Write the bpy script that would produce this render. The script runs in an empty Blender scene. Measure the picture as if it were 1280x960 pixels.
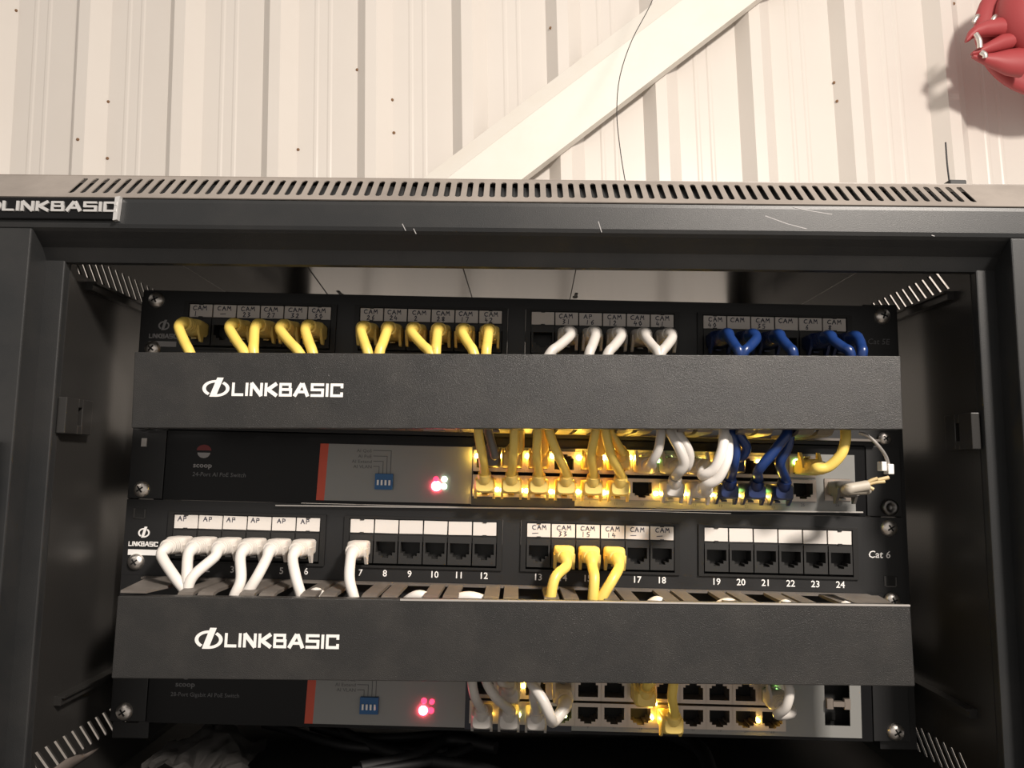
import bpy, bmesh, math, random
from mathutils import Vector, Matrix
random.seed(7)
SC = bpy.context.scene
COL = SC.collection
MM = 0.001

# ------------------------------------------------------------------ camera
# world: X right, Y away from the lens, Z up; Y = 0 is the face of the rack panels,
# Z = 0 the top edge of the upper patch panel (all lengths below in millimetres)
FPX = 950.0
CAM = Vector((0.9, -478.5, -110.0))
PITCH, ROLL, YAW = 0.1135, 0.0239, -0.0076
FWD = Vector((math.sin(YAW)*math.cos(PITCH), math.cos(YAW)*math.cos(PITCH), math.sin(PITCH)))
_r = Vector((math.cos(YAW), -math.sin(YAW), 0)); _u = _r.cross(FWD)
RGT = _r*math.cos(ROLL) + _u*math.sin(ROLL)
UPV = -_r*math.sin(ROLL) + _u*math.cos(ROLL)
cam_data = bpy.data.cameras.new('camera'); cam = bpy.data.objects.new('camera', cam_data); COL.objects.link(cam)
m = Matrix((RGT, UPV, -FWD)).transposed().to_4x4(); m.translation = CAM*MM
cam.matrix_world = m
cam_data.sensor_width = 36; cam_data.sensor_fit = 'HORIZONTAL'; cam_data.lens = FPX/1280*36
cam_data.clip_start = 0.01; cam_data.clip_end = 50
SC.camera = cam

# ------------------------------------------------------------------ world, lamps, exposure
world = bpy.data.worlds.new('world'); SC.world = world; world.use_nodes = True
bg = world.node_tree.nodes['Background']; bg.inputs[0].default_value = (1.0, 0.93, 0.86, 1); bg.inputs[1].default_value = 0.50
def area_lamp(name, loc, target, size, power, color, size_y=None):
    d = bpy.data.lights.new(name, 'AREA'); d.energy = power; d.color = color; d.size = size
    if size_y: d.shape = 'RECTANGLE'; d.size_y = size_y
    o = bpy.data.objects.new(name, d); COL.objects.link(o); o.location = loc
    o.rotation_euler = (Vector(target)-Vector(loc)).to_track_quat('-Z', 'Y').to_euler()
    return o
area_lamp('key_lamp', (0.70, -1.10, 0.82), (0.0, 0.2, -0.05), 0.18, 44.0, (1.0, 0.91, 0.82))
SC.view_settings.view_transform = 'Standard'; SC.view_settings.look = 'None'
SC.view_settings.gamma = 1; SC.view_settings.use_curve_mapping = False
SC.view_settings.exposure = 0.0

# ------------------------------------------------------------------ helpers
def ray(px, py): return RGT*((px-640)/FPX) - UPV*((py-480)/FPX) + FWD
def at(px, py, Y):
    d = ray(px, py); return CAM + d*((Y-CAM.y)/d.y)
def at_x(px, py, X):
    d = ray(px, py); return CAM + d*((X-CAM.x)/d.x)
def at_z(px, py, Z):
    d = ray(px, py); return CAM + d*((Z-CAM.z)/d.z)

MATS = {}
def mat(name, color, rough=0.5, metal=0.0, bump=0.0, bscale=400, emit=None, estr=0, mottle=0.0, mscale=30, mcol=None,
        spec=0.5, alpha=None, trans=0.0, coat=0.0):
    M = bpy.data.materials.new(name); M.use_nodes = True; nt = M.node_tree
    b = nt.nodes['Principled BSDF']
    b.inputs['Base Color'].default_value = (*color, 1); b.inputs['Roughness'].default_value = rough
    b.inputs['Metallic'].default_value = metal; b.inputs['Specular IOR Level'].default_value = spec
    if trans: b.inputs['Transmission Weight'].default_value = trans
    if coat: b.inputs['Coat Weight'].default_value = coat
    if alpha is not None: b.inputs['Alpha'].default_value = alpha
    if emit: b.inputs['Emission Color'].default_value = (*emit, 1); b.inputs['Emission Strength'].default_value = estr
    if bump or mottle:
        tc = nt.nodes.new('ShaderNodeTexCoord')
    if mottle:
        n = nt.nodes.new('ShaderNodeTexNoise'); n.inputs['Scale'].default_value = mscale; n.inputs['Detail'].default_value = 6
        n.inputs['Roughness'].default_value = 0.65
        nt.links.new(tc.outputs['Object'], n.inputs['Vector'])
        cr = nt.nodes.new('ShaderNodeValToRGB'); cr.color_ramp.elements[0].position = 0.42; cr.color_ramp.elements[1].position = 0.72
        cr.color_ramp.elements[0].color = (0, 0, 0, 1); cr.color_ramp.elements[1].color = (mottle, mottle, mottle, 1)
        nt.links.new(n.outputs['Fac'], cr.inputs['Fac'])
        mx = nt.nodes.new('ShaderNodeMix'); mx.data_type = 'RGBA'
        mx.inputs['A'].default_value = (*color, 1); mx.inputs['B'].default_value = (*(mcol or (0.3, 0.27, 0.24)), 1)
        nt.links.new(cr.outputs['Color'], mx.inputs['Factor']); nt.links.new(mx.outputs['Result'], b.inputs['Base Color'])
    if bump:
        n2 = nt.nodes.new('ShaderNodeTexNoise'); n2.inputs['Scale'].default_value = bscale; n2.inputs['Detail'].default_value = 2
        nt.links.new(tc.outputs['Object'], n2.inputs['Vector'])
        bp = nt.nodes.new('ShaderNodeBump'); bp.inputs['Strength'].default_value = bump; bp.inputs['Distance'].default_value = 0.0004
        nt.links.new(n2.outputs['Fac'], bp.inputs['Height']); nt.links.new(bp.outputs['Normal'], b.inputs['Normal'])
    MATS[name] = M
    return M

mat('cabinet_paint', (0.014, 0.015, 0.016), 0.42, bump=0.2, bscale=2500, mottle=0.12, mscale=14, mcol=(0.10, 0.09, 0.08))
mat('dusty_paint', (0.24, 0.21, 0.185), 0.38, mottle=0.7, mscale=22, mcol=(0.14, 0.12, 0.105), bump=0.1, bscale=900)
mat('interior_paint', (0.020, 0.019, 0.018), 0.30, bump=0.1, bscale=900)
mat('ceiling_paint', (0.026, 0.024, 0.022), 0.16, spec=0.55)
mat('cover_paint', (0.020, 0.0195, 0.019), 0.32, bump=0.65, bscale=2400, mottle=0.10, mscale=40, mcol=(0.13, 0.115, 0.10))
mat('panel_metal', (0.010, 0.010, 0.0105), 0.45, bump=0.1, bscale=1500)
mat('panel_plastic', (0.014, 0.0137, 0.0135), 0.45, spec=0.35)
mat('port_plastic', (0.021, 0.0205, 0.02), 0.5, spec=0.4)
mat('dark_cavity', (0.004, 0.004, 0.004), 0.7)
mat('duct_plastic', (0.115, 0.10, 0.088), 0.5, mottle=0.5, mscale=60, mcol=(0.2, 0.18, 0.16))
mat('paper', (0.66, 0.62, 0.58), 0.55)
mat('shaded_paper', (0.62, 0.57, 0.53), 0.6)  # greyer card for the top panel's labels, their shade put into the colour
mat('ink', (0.03, 0.03, 0.05), 0.6)
mat('print_white', (0.82, 0.80, 0.78), 0.5)
mat('print_grey', (0.30, 0.29, 0.29), 0.5)
mat('print_faint', (0.13, 0.13, 0.135), 0.5)
mat('print_dark', (0.06, 0.06, 0.06), 0.5)
mat('badge_silver', (0.62, 0.61, 0.60), 0.35, metal=0.5)
mat('steel', (0.80, 0.75, 0.70), 0.38, metal=1.0, bump=0.3, bscale=700)
mat('dark_steel', (0.16, 0.155, 0.15), 0.35, metal=1.0)
mat('edge_steel', (0.55, 0.52, 0.49), 0.4, metal=0.6)
mat('yellow_pvc', (0.80, 0.58, 0.13), 0.38, bump=0.1, bscale=600)
mat('yellow_boot', (0.80, 0.59, 0.17), 0.45)
mat('white_pvc', (0.72, 0.68, 0.635), 0.4)
mat('white_boot', (0.66, 0.615, 0.565), 0.45)
mat('grey_white_pvc', (0.52, 0.49, 0.455), 0.4)
mat('blue_pvc', (0.010, 0.032, 0.13), 0.28)
mat('blue_boot', (0.008, 0.02, 0.08), 0.35)
mat('grey_pvc', (0.13, 0.12, 0.11), 0.42)
mat('clear_plastic', (0.62, 0.62, 0.60), 0.15, trans=0.5)
mat('yellow_clear', (0.75, 0.55, 0.15), 0.25, trans=0.3)
mat('sheath_tan', (0.40, 0.36, 0.30), 0.5)
mat('tan_core', (0.55, 0.42, 0.22), 0.45)
mat('port_metal', (0.42, 0.36, 0.31), 0.35, metal=0.85)
mat('sticker_grey', (0.21, 0.21, 0.20), 0.35, coat=0.3)
mat('sticker_orange', (0.55, 0.07, 0.03), 0.45)
mat('switch_black', (0.006, 0.006, 0.0065), 0.3, spec=0.2)
mat('switch_navy', (0.012, 0.014, 0.025), 0.35)
mat('dip_blue', (0.01, 0.09, 0.25), 0.4)
mat('logo_red', (0.16, 0.015, 0.015), 0.5)
mat('led_amber', (0.9, 0.5, 0.1), 0.4, emit=(1.0, 0.60, 0.08), estr=380)
mat('led_green', (0.3, 0.8, 0.2), 0.4, emit=(0.35, 1.0, 0.22), estr=14)
mat('led_teal', (0.3, 0.8, 0.5), 0.4, emit=(0.15, 1.0, 0.45), estr=14)
mat('led_red', (0.9, 0.1, 0.1), 0.4, emit=(1.0, 0.06, 0.10), estr=70)
mat('led_red_dim', (0.6, 0.03, 0.05), 0.4, emit=(1.0, 0.03, 0.08), estr=4)
mat('led_white_green', (0.7, 0.9, 0.7), 0.4, emit=(0.75, 1.0, 0.72), estr=12)
mat('led_pale', (0.8, 0.9, 0.5), 0.4, emit=(0.85, 1.0, 0.35), estr=20)
mat('wall_paint', (0.76, 0.71, 0.655), 0.34, mottle=0.06, mscale=9, mcol=(0.5, 0.43, 0.37))
mat('brace_paint', (0.86, 0.82, 0.75), 0.4, mottle=0.12, mscale=12, mcol=(0.7, 0.55, 0.36))
mat('rust', (0.22, 0.12, 0.06), 0.8)
mat('red_paint', (0.40, 0.06, 0.065), 0.5)
mat('black_cord', (0.006, 0.006, 0.007), 0.6)
mat('floor_concrete', (0.30, 0.28, 0.26), 0.85, mottle=0.4, mscale=5)
mat('cabinet_floor', (0.016, 0.015, 0.014), 0.5, mottle=0.5, mscale=25, mcol=(0.03, 0.028, 0.025))
mat('bag_film', (0.040, 0.038, 0.036), 0.7, alpha=0.6, spec=0.2)
mat('grey_sheet', (0.12, 0.10, 0.088), 0.6)
mat('white_clip', (0.78, 0.75, 0.71), 0.4)

class MB:
    """collects geometry in millimetres; build() links it as ONE mesh object"""
    def __init__(s): s.v = []; s.f = []; s.sm = []
    def add(s, vs, fs, smooth=False):
        n = len(s.v); s.v += [tuple(p) for p in vs]
        for f in fs: s.f.append(tuple(i+n for i in f)); s.sm.append(smooth)
    def hexa(s, p):      # 8 corners: bottom loop 0-3, top loop 4-7
        s.add(p, [(3,2,1,0),(4,5,6,7),(0,1,5,4),(1,2,6,5),(2,3,7,6),(3,0,4,7)])
    def box(s, x0, x1, y0, y1, z0, z1):
        s.hexa([(x0,y0,z0),(x1,y0,z0),(x1,y1,z0),(x0,y1,z0),(x0,y0,z1),(x1,y0,z1),(x1,y1,z1),(x0,y1,z1)])
    def prism(s, poly, y0, y1):   # poly in XZ (any order), extruded in Y; convex or simple
        n = len(poly)
        a = sum(poly[i][0]*poly[(i+1)%n][1]-poly[(i+1)%n][0]*poly[i][1] for i in range(n))
        if a < 0: poly = poly[::-1]
        vs = [(x,y0,z) for x,z in poly]+[(x,y1,z) for x,z in poly]
        fs = [tuple(range(n)), tuple(range(2*n-1, n-1, -1))]
        fs += [(i, i+n, (i+1)%n+n, (i+1)%n) for i in range(n)]
        s.add(vs, fs)
    def extrude_x(s, prof, x0, x1, closed=True, smooth=False):   # prof: list of (y,z)
        n = len(prof)
        vs = [(x0,y,z) for y,z in prof]+[(x1,y,z) for y,z in prof]
        fs = [(i,(i+1)%n,(i+1)%n+n,i+n) for i in range(n if closed else n-1)]
        s.add(vs, fs, smooth)
        if closed: s.add(vs, [tuple(range(n-1,-1,-1)), tuple(range(n,2*n))])
    def tube(s, pts, r, n=10, cap=True, sub=5):
        P = [Vector(p) for p in pts]
        Q = []
        if sub > 1 and len(P) > 2:
            for i in range(len(P)-1):
                p0 = P[i-1] if i else P[0]*2-P[1]; p1 = P[i]; p2 = P[i+1]; p3 = P[i+2] if i+2 < len(P) else P[-1]*2-P[-2]
                for k in range(sub):
                    t = k/sub
                    Q.append(0.5*((2*p1)+(p2-p0)*t+(2*p0-5*p1+4*p2-p3)*t*t+(3*p1-p0-3*p2+p3)*t**3))
            Q.append(P[-1])
        else: Q = P
        T = [(Q[min(i+1,len(Q)-1)]-Q[max(i-1,0)]).normalized() for i in range(len(Q))]
        up = Vector((0.3,0.2,1)) if abs(T[0].z) < 0.8 else Vector((1,0.2,0))
        N = (up-T[0]*up.dot(T[0])).normalized(); vs = []
        for i in range(len(Q)):
            N = (N-T[i]*N.dot(T[i])).normalized(); B = T[i].cross(N)
            rr = r(i/(len(Q)-1)) if callable(r) else r
            for k in range(n):
                a = 2*math.pi*k/n; vs.append(Q[i]+(N*math.cos(a)+B*math.sin(a))*rr)
        fs = []
        for i in range(len(Q)-1):
            for k in range(n):
                fs.append((i*n+k, i*n+(k+1)%n, (i+1)*n+(k+1)%n, (i+1)*n+k))
        s.add(vs, fs, True)
        if cap: s.add(vs, [tuple(range(n-1,-1,-1)), tuple(range((len(Q)-1)*n, len(Q)*n))])
    def loft(s, rings, smooth=True, cap=True):
        n = len(rings[0]); vs = [p for r in rings for p in r]; fs = []
        for i in range(len(rings)-1):
            for k in range(n): fs.append((i*n+k, i*n+(k+1)%n, (i+1)*n+(k+1)%n, (i+1)*n+k))
        s.add(vs, fs, smooth)
        if cap: s.add(vs, [tuple(range(n-1,-1,-1)), tuple(range((len(rings)-1)*n, len(rings)*n))])
    def lathe_y(s, prof, cx=0, cz=0, n=20, smooth=True):    # prof: (radius, y)
        rings = [[(cx+r*math.cos(2*math.pi*k/n), y, cz+r*math.sin(2*math.pi*k/n)) for k in range(n)] for r, y in prof]
        s.loft(rings, smooth)
    def stroke(s, pts, tx, tz=None, y0=0, y1=-0.15):
        """flat lettering stroke in XZ; tx thickness of upright runs, tz of level runs"""
        tz = tz or tx
        s.k = getattr(s, 'k', 0)
        for (ax,az),(bx,bz) in zip(pts, pts[1:]):
            d = Vector((bx-ax, bz-az)); L = d.length or 1e-6; d /= L
            t = tx*abs(d.y)+tz*abs(d.x); e = min(t, tz)/2*0.9
            nx, nz = -d.y*t/2, d.x*t/2
            ax2, az2, bx2, bz2 = ax-d.x*e, az-d.y*e, bx+d.x*e, bz+d.y*e
            s.k = (s.k+1) % 9
            s.prism([(ax2+nx,az2+nz),(ax2-nx,az2-nz),(bx2-nx,bz2-nz),(bx2+nx,bz2+nz)], y1-0.012*s.k, y0)
    def mesh(s, name, mats):
        me = bpy.data.meshes.new(name)
        me.from_pydata([(x*MM,y*MM,z*MM) for x,y,z in s.v], [], s.f)
        me.polygons.foreach_set('use_smooth', s.sm)
        for mm in (mats if isinstance(mats,(list,tuple)) else [mats]): me.materials.append(MATS[mm])
        bm = bmesh.new(); bm.from_mesh(me); bmesh.ops.recalc_face_normals(bm, faces=bm.faces); bm.to_mesh(me); bm.free()
        me.update(); return me
    def build(s, name, mats, parent=None, loc=None, bevel=0):
        o = put(name, s.mesh(name, mats), parent, loc)
        if bevel:
            b = o.modifiers.new('bevel', 'BEVEL'); b.width = bevel*MM; b.segments = 2; b.limit_method = 'ANGLE'
        return o
def put(name, me, parent=None, loc=None):
    o = bpy.data.objects.new(name, me); COL.objects.link(o)
    if parent is not None: o.parent = parent
    if loc is not None: o.location = Vector(loc)*MM
    return o
def thing(name, label, cat, loc=(0,0,0), group=None, rot=(0,0,0)):
    o = bpy.data.objects.new(name, None); COL.objects.link(o)
    o.location = Vector(loc)*MM; o.rotation_euler = rot; o.empty_display_size = 0.01
    return tag(o, label, cat, group)
def tag(o, label, cat, group=None):
    o['label'] = label; o['category'] = cat
    if group: o['group'] = group
    return o

def text_mb(txt, x, z, size, y=-0.1, shear=0, sx=1.0, bold=0.0, align='LEFT', res=2):
    """typeset print: glyph outlines laid on the XZ plane facing -Y"""
    c = bpy.data.curves.new('t', 'FONT'); c.body = txt; c.size = 1.0; c.shear = shear; c.offset = bold; c.align_x = align
    c.resolution_u = res; c.extrude = 0
    o = bpy.data.objects.new('t', c); COL.objects.link(o)
    bpy.context.view_layer.update()
    me = bpy.data.meshes.new_from_object(o.evaluated_get(bpy.context.evaluated_depsgraph_get()))
    mb = MB()
    k = size/0.70          # size = capital height
    mb.add([(x+v.co.x*k*sx, y, z+v.co.y*k) for v in me.vertices], [tuple(p.vertices) for p in me.polygons])
    bpy.data.objects.remove(o); bpy.data.curves.remove(c); bpy.data.meshes.remove(me)
    return mb

WIDE = {'L': (0.85, [[(0,1),(0,0),(.85,0)]]), 'I': (0.0, [[(0,1),(0,0)]]),
 'N': (0.95, [[(0,0),(0,1)],[(0.05,1),(.9,0)],[(.95,0),(.95,1)]]),
 'K': (0.95, [[(0,0),(0,1)],[(.9,1),(.2,.5)],[(.2,.5),(.95,0)]]),
 'B': (0.95, [[(0,0),(0,1),(.88,1),(.88,.52)],[(0,.52),(.95,.52),(.95,0),(0,0)]]),
 'A': (1.15, [[(0,0),(.55,1),(.72,1),(1.15,0)],[(.25,.32),(1.0,.32)]]),
 'S': (1.0, [[(1,1),(0,1),(0,.52),(1,.52),(1,0),(0,0)]]),
 'C': (0.95, [[(.95,.80),(.95,1),(0,1),(0,0),(.95,0),(.95,.2)]])}
def wide_word(mb, word, x, z, h, width, y0=0, y1=-0.15, slope=0.0):
    tot = sum(WIDE[c][0]+0.42 for c in word)-0.42+0.24
    k = width/tot; t = 0.25
    hh = h*(1-0.2); cx = x+0.12*k
    for c in word:
        w, st = WIDE[c]
        for p in st: mb.stroke([(cx+a*k, z+h*0.1+b*hh+(cx+a*k-x)*slope) for a,b in p], t*k, h*0.2, y0, y1)
        cx += (w+0.42)*k
def emblem(mb, cx, cz, rx, rz, y0=0, y1=-0.15):
    """slanted bar through an open oval ring"""
    for a0, a1 in ((75, 235), (-105, 55)):
        N = 14
        for i in range(N):
            q = []
            for a, k in ((a0+(a1-a0)*i/N,1),(a0+(a1-a0)*(i+1)/N,1),(a0+(a1-a0)*(i+1)/N,.0),(a0+(a1-a0)*i/N,.0)):
                r = math.radians(a)
                q.append((cx+(rx if k else rx*.74)*math.cos(r), cz+(rz if k else rz*.70)*math.sin(r)))
            mb.prism(q, y1, y0)
    mb.prism([(cx+rx*.05,cz+rz*1.3),(cx+rx*.52,cz+rz*1.3),(cx+rx*.02,cz-rz*1.0),(cx-rx*.45,cz-rz*1.0)], y1-0.02, y0)

HAND = {'C': [[(.9,.9),(.5,1),(.1,.7),(.05,.3),(.4,0),(.9,.1)]], 'A': [[(0,0),(.45,1),(.9,0)],[(.2,.4),(.8,.42)]],
 'M': [[(0,0),(.15,1),(.5,.45),(.85,1),(1,0)]], 'P': [[(.1,0),(.15,1),(.7,.95),(.75,.55),(.15,.5)]],
 '0': [[(.5,1),(.1,.6),(.4,0),(.8,.4),(.5,1)]], '1': [[(.4,1),(.3,0)]], '2': [[(.1,.8),(.5,1),(.7,.7),(.1,0),(.8,.05)]],
 '3': [[(.1,1),(.7,.95),(.3,.55),(.75,.3),(.1,0)]], '4': [[(.3,1),(.05,.4),(.8,.4)],[(.6,.7),(.55,0)]],
 '5': [[(.8,1),(.2,1),(.15,.6),(.7,.45),(.6,.05),(.1,0)]], '6': [[(.7,1),(.15,.5),(.2,.05),(.7,.1),(.65,.45),(.2,.4)]],
 '7': [[(.1,1),(.8,1),(.35,0)]], '8': [[(.5,.5),(.15,.8),(.5,1),(.8,.8),(.2,.25),(.5,0),(.75,.25),(.5,.5)]],
 '9': [[(.7,.6),(.2,.6),(.3,1),(.75,.95),(.6,0)]], '-': [[(0,.5),(1.6,.55)]], ' ': []}
def hand_word(mb, word, x, z, h, w, gap, y):
    for c in word:
        for st in HAND[c]:
            mb.stroke([(x+a*w+random.uniform(-.12,.12), z+b*h+random.uniform(-.12,.12)) for a,b in st], 0.42, 0.42, y, y-0.04)
        x += w+gap

# ------------------------------------------------------------------ setting: cladding wall, floor
def build_wall():
    mb = MB(); pitch = 182.5; h = 27
    prof = []
    for i in range(-9, 10):
        b = i*pitch
        prof += [(b,0),(b+20,-h),(b+41,-h),(b+68,0),(b+98,0),(b+101,-1.1),(b+105,-1.1),(b+108,0),(b+124,0),(b+127,-1.1),(b+131,-1.1),(b+134,0)]
    n = len(prof); z0, z1 = -1300, 1900
    vs = [(x,y,z0) for x,y in prof]+[(x,y,z1) for x,y in prof]+[(x,y+2,z0) for x,y in prof]+[(x,y+2,z1) for x,y in prof]
    fs = [(i,i+1,n+i+1,n+i) for i in range(n-1)]+[(2*n+i,3*n+i,3*n+i+1,2*n+i+1) for i in range(n-1)]
    mb.add(vs, fs)
    o = mb.build('wall_back', 'wall_paint'); o['kind'] = 'structure'
    th = -0.042; p = at(446, 60, 900); q = Vector((0, 0, p.z))
    o.rotation_euler = (0, th, 0)
    o.location = Vector((p.x - p.z*math.sin(th)*1.0, 908, 0))*MM
    o.location.z = 0
    # roofing screws and rust spots fixed in the sheet are parts of the wall
    inv = o.rotation_euler.to_matrix().inverted()
    sp = MB(); sp.lathe_y([(0.1,-4),(3.2,-3.6),(4.6,-2.4),(5.0,0)], n=10); me_s = sp.mesh('rivet', 'rust')
    for px, py in ((133,197),(134,126),(372,186),(106,181),(446,86),(1043,103),(1046,127),(490,124),(492,165),(20,13),(688,38),(1188,9)):
        pt = at(px, py, 904); loc = inv @ (pt*MM - o.location)
        c = put('rivet', me_s, o); c.location = (loc.x, loc.y if False else -0.0275, loc.z) if False else loc
        # sit on the profile surface
        u = (loc.x/MM) % pitch
        ysurf = -h*min(1, u/20) if u < 41 else (-h*(68-u)/27 if u < 68 else 0)
        c.location.y = ysurf*MM
        c.scale = (0.6, 0.6, 0.6)
    return o
wall = build_wall()
fb = MB(); fb.box(-2500, 2500, -3000, 960, -1340, -1300); fl = fb.build('floor', 'floor_concrete'); fl['kind'] = 'structure'

# ------------------------------------------------------------------ diagonal brace, hanging wire, red fitting
def build_brace():
    a = at(655, 222, 850); b = at(945, 0, 850)
    d = (b-a).normalized(); nrm = Vector((0,-1,0)); s = d.cross(nrm).normalized()
    if s.z < 0: s = -s
    wB = (at(560,222,850)-a); wB = wB.dot(s)
    A0 = a - d*620; L = 1900
    t = thing('diagonal_brace', 'white painted steel channel brace running diagonally across the ribbed wall', 'brace', A0)
    A0 = A0*0
    def strip(name, pts, mt):
        mb = MB(); n = len(pts)
        vs = [A0+s*p+Vector((0,q,0)) for p,q in pts]+[A0+d*L+s*p+Vector((0,q,0)) for p,q in pts]
        mb.add(vs, [(i,(i+1)%n,(i+1)%n+n,i+n) for i in range(n)]+[tuple(range(n-1,-1,-1)),tuple(range(n,2*n))])
        return mb.build(name, mt, t)
    strip('web', [(0,0),(wB,0),(wB,3),(3,3)], 'brace_paint')
    strip('upper_flange', [(wB+0.2,0),(wB+36,22),(wB+36,25),(wB,3.2)], 'brace_paint')
    strip('lower_flange', [(0,0.3),(0,26),(3,26),(3,3.3)], 'brace_paint')
    return t
build_brace()
w = MB(); pts = [at(880,-160,760),at(825,-25,700),at(812,8,640),at(790,50,560),at(775,95,490),at(771,140,440),at(775,185,410),at(781,224,395),at(786,250,375),Vector((112,330,56.5))]
w.tube(pts, 0.62, 6, sub=4)
tag(w.build('hanging_wire', 'black_cord'), 'thin black wire curving down from the top edge behind the vented cabinet top', 'wire')

def build_red():
    c = at(1308, 22, 760); K = 1.31
    t = thing('red_fitting', 'round red fitting with two lugs and silver pins at the upper right edge', 'fitting', c)
    mb = MB()
    mb.lathe_y([(r_*K*1.42, y_*K) for r_, y_ in ((2,-44),(20,-42),(32,-37),(40,-30),(45,-20),(47,-10),(46,4),(40,20),(24,34),(4,36))], n=36)
    mb.build('body', 'red_paint', t)
    rm = MB(); rm.lathe_y([(r_*K, y_*K) for r_, y_ in ((30,12),(80,10),(90,13),(93,18),(92,24),(84,34),(60,44),(4,48))], n=40, cx=10*K, cz=-8*K); rm.build('flange', 'red_paint', t)
    def lug(name, secs):
        lb = MB(); rings = []
        for xx, zz, hh, dd in secs:
            rings.append([(xx*K, (-4+dd*math.sin(a))*K, (zz+hh*math.cos(a))*K) for a in [2*math.pi*i/14 for i in range(14)]])
        lb.loft(rings); return lb.build(name, 'red_paint', t)
    lug('upper_lug', ((-50,-18,12,12),(-68,-17,12,11),(-86,-20,10,10),(-98,-24,8,8),(-106,-31,7,6),(-110,-37,3,3)))
    lug('middle_lug', ((-50,-36,11,12),(-66,-40,11,11),(-82,-47,8,9),(-96,-53,5,7),(-103,-55,2,3)))
    lug('lower_lug', ((-40,-66,20,14),(-58,-66,17,12),(-76,-64,10,9),(-92,-61,5,6),(-102,-59,2,3)))
    for x, z0, z1 in ((-98,-53,-33),(-92,-66,-58)):
        pb = MB(); pb.tube([(x*K,-14*K,z0*K),((x-1)*K,-15*K,(z0+z1)/2*K),((x-4)*K,-13*K,z1*K)], 3.4*K, 10); pb.build('pin', 'steel', t)
    for x in (-101,-78):
        pb = MB(); pb.tube([(x*K,-8*K,-14*K),((x+3)*K,-10*K,-8*K),((x+6)*K,-8*K,-5*K)], 3*K, 10); pb.build('pin', 'steel', t)
    cb = MB(); cb.tube([(10,20,60),(30,22,140),(40,24,300),(44,24,700)], 11, 12); cb.build('cord', 'red_paint', t)
build_red()

# ------------------------------------------------------------------ cabinet
CA = 0.0114
cab = thing('network_cabinet', 'black steel wall cabinet with slotted sloping top edge and open front', 'cabinet', (0,0,0), rot=(0,-CA,0))
RINV = Matrix.Rotation(-CA, 3, 'Y').inverted()
def cabl(p): return RINV @ Vector(p)
XO = 300; YF = -82; YB = 365
# header: front face with soft bends, extruded profile
h = MB()
h.extrude_x([(-61.5,50.2),(YF+1.6,34.2),(YF,33.5),(YF-0.4,31.5),(YF-0.4,19.5),(YF+0.3,17.5),(YF+2,16),(YF+6,13.0),(-72.5,10.2),(-71.5,9.4),(-66.5,2.4),(-64,1.8),(-64,8),(-68,12),(YF+2.2,19),(YF+2,32.5),(YF+3,33),(-62,49)], -XO, XO)
h.build('header_panel', 'cabinet_paint', cab)
# slotted chamfer
vp = MB(); O = Vector((0,YF+0.4,34.9)); E1 = Vector((0,1,0.985)).normalized(); EN = Vector((0,-0.985,1)).normalized(); LEN = 28.3
def chbox(mb, x0, x1, a0, a1, th=0.6, dx=0):
    P = []
    for nn in (-th, 0):
        for (x,a) in ((x0,a0),(x1,a0),(x1,a1),(x0,a1)): P.append(Vector((x,0,0))+O+E1*a+EN*nn)
    mb.hexa(P)
NS, XS0, XS1 = 80, -246.0, 247.0
pit = (XS1-XS0)/(NS-1); sw = 3.1; a0, a1 = 4.6, 24.2
chbox(vp, -XO, XO, -0.5, a0); chbox(vp, -XO, XO, a1, LEN)
chbox(vp, -XO, XS0-sw/2, a0, a1); chbox(vp, XS1+sw/2, XO, a0, a1)
for i in range(NS-1):
    xa = XS0+i*pit+sw/2; xb = XS0+(i+1)*pit-sw/2
    chbox(vp, xa, xb, a0, a1)
    # rounded slot ends
    for e, sg in ((a0,1),(a1,-1)):
        for xx, s2 in ((xa,-1),(xb,1)):
            P = []
            for nn in (-0.6, 0):
                for (dx, da) in ((0,0),(s2*0.9,0),(0,sg*1.2)): P.append(Vector((xx+dx,0,0))+O+E1*(e+sg*da*sg if False else e+da)+EN*nn)
            vp.add(P, [(2,1,0),(3,4,5),(0,1,4,3),(1,2,5,4),(2,0,3,5)])
vp.build('vent_panel', 'dusty_paint', cab)
tp = MB(); e = O+E1*LEN; tp.box(-XO, XO, e.y-0.5, YB, e.z-1.2, e.z); tp.build('top_panel', 'dusty_paint', cab)
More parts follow.
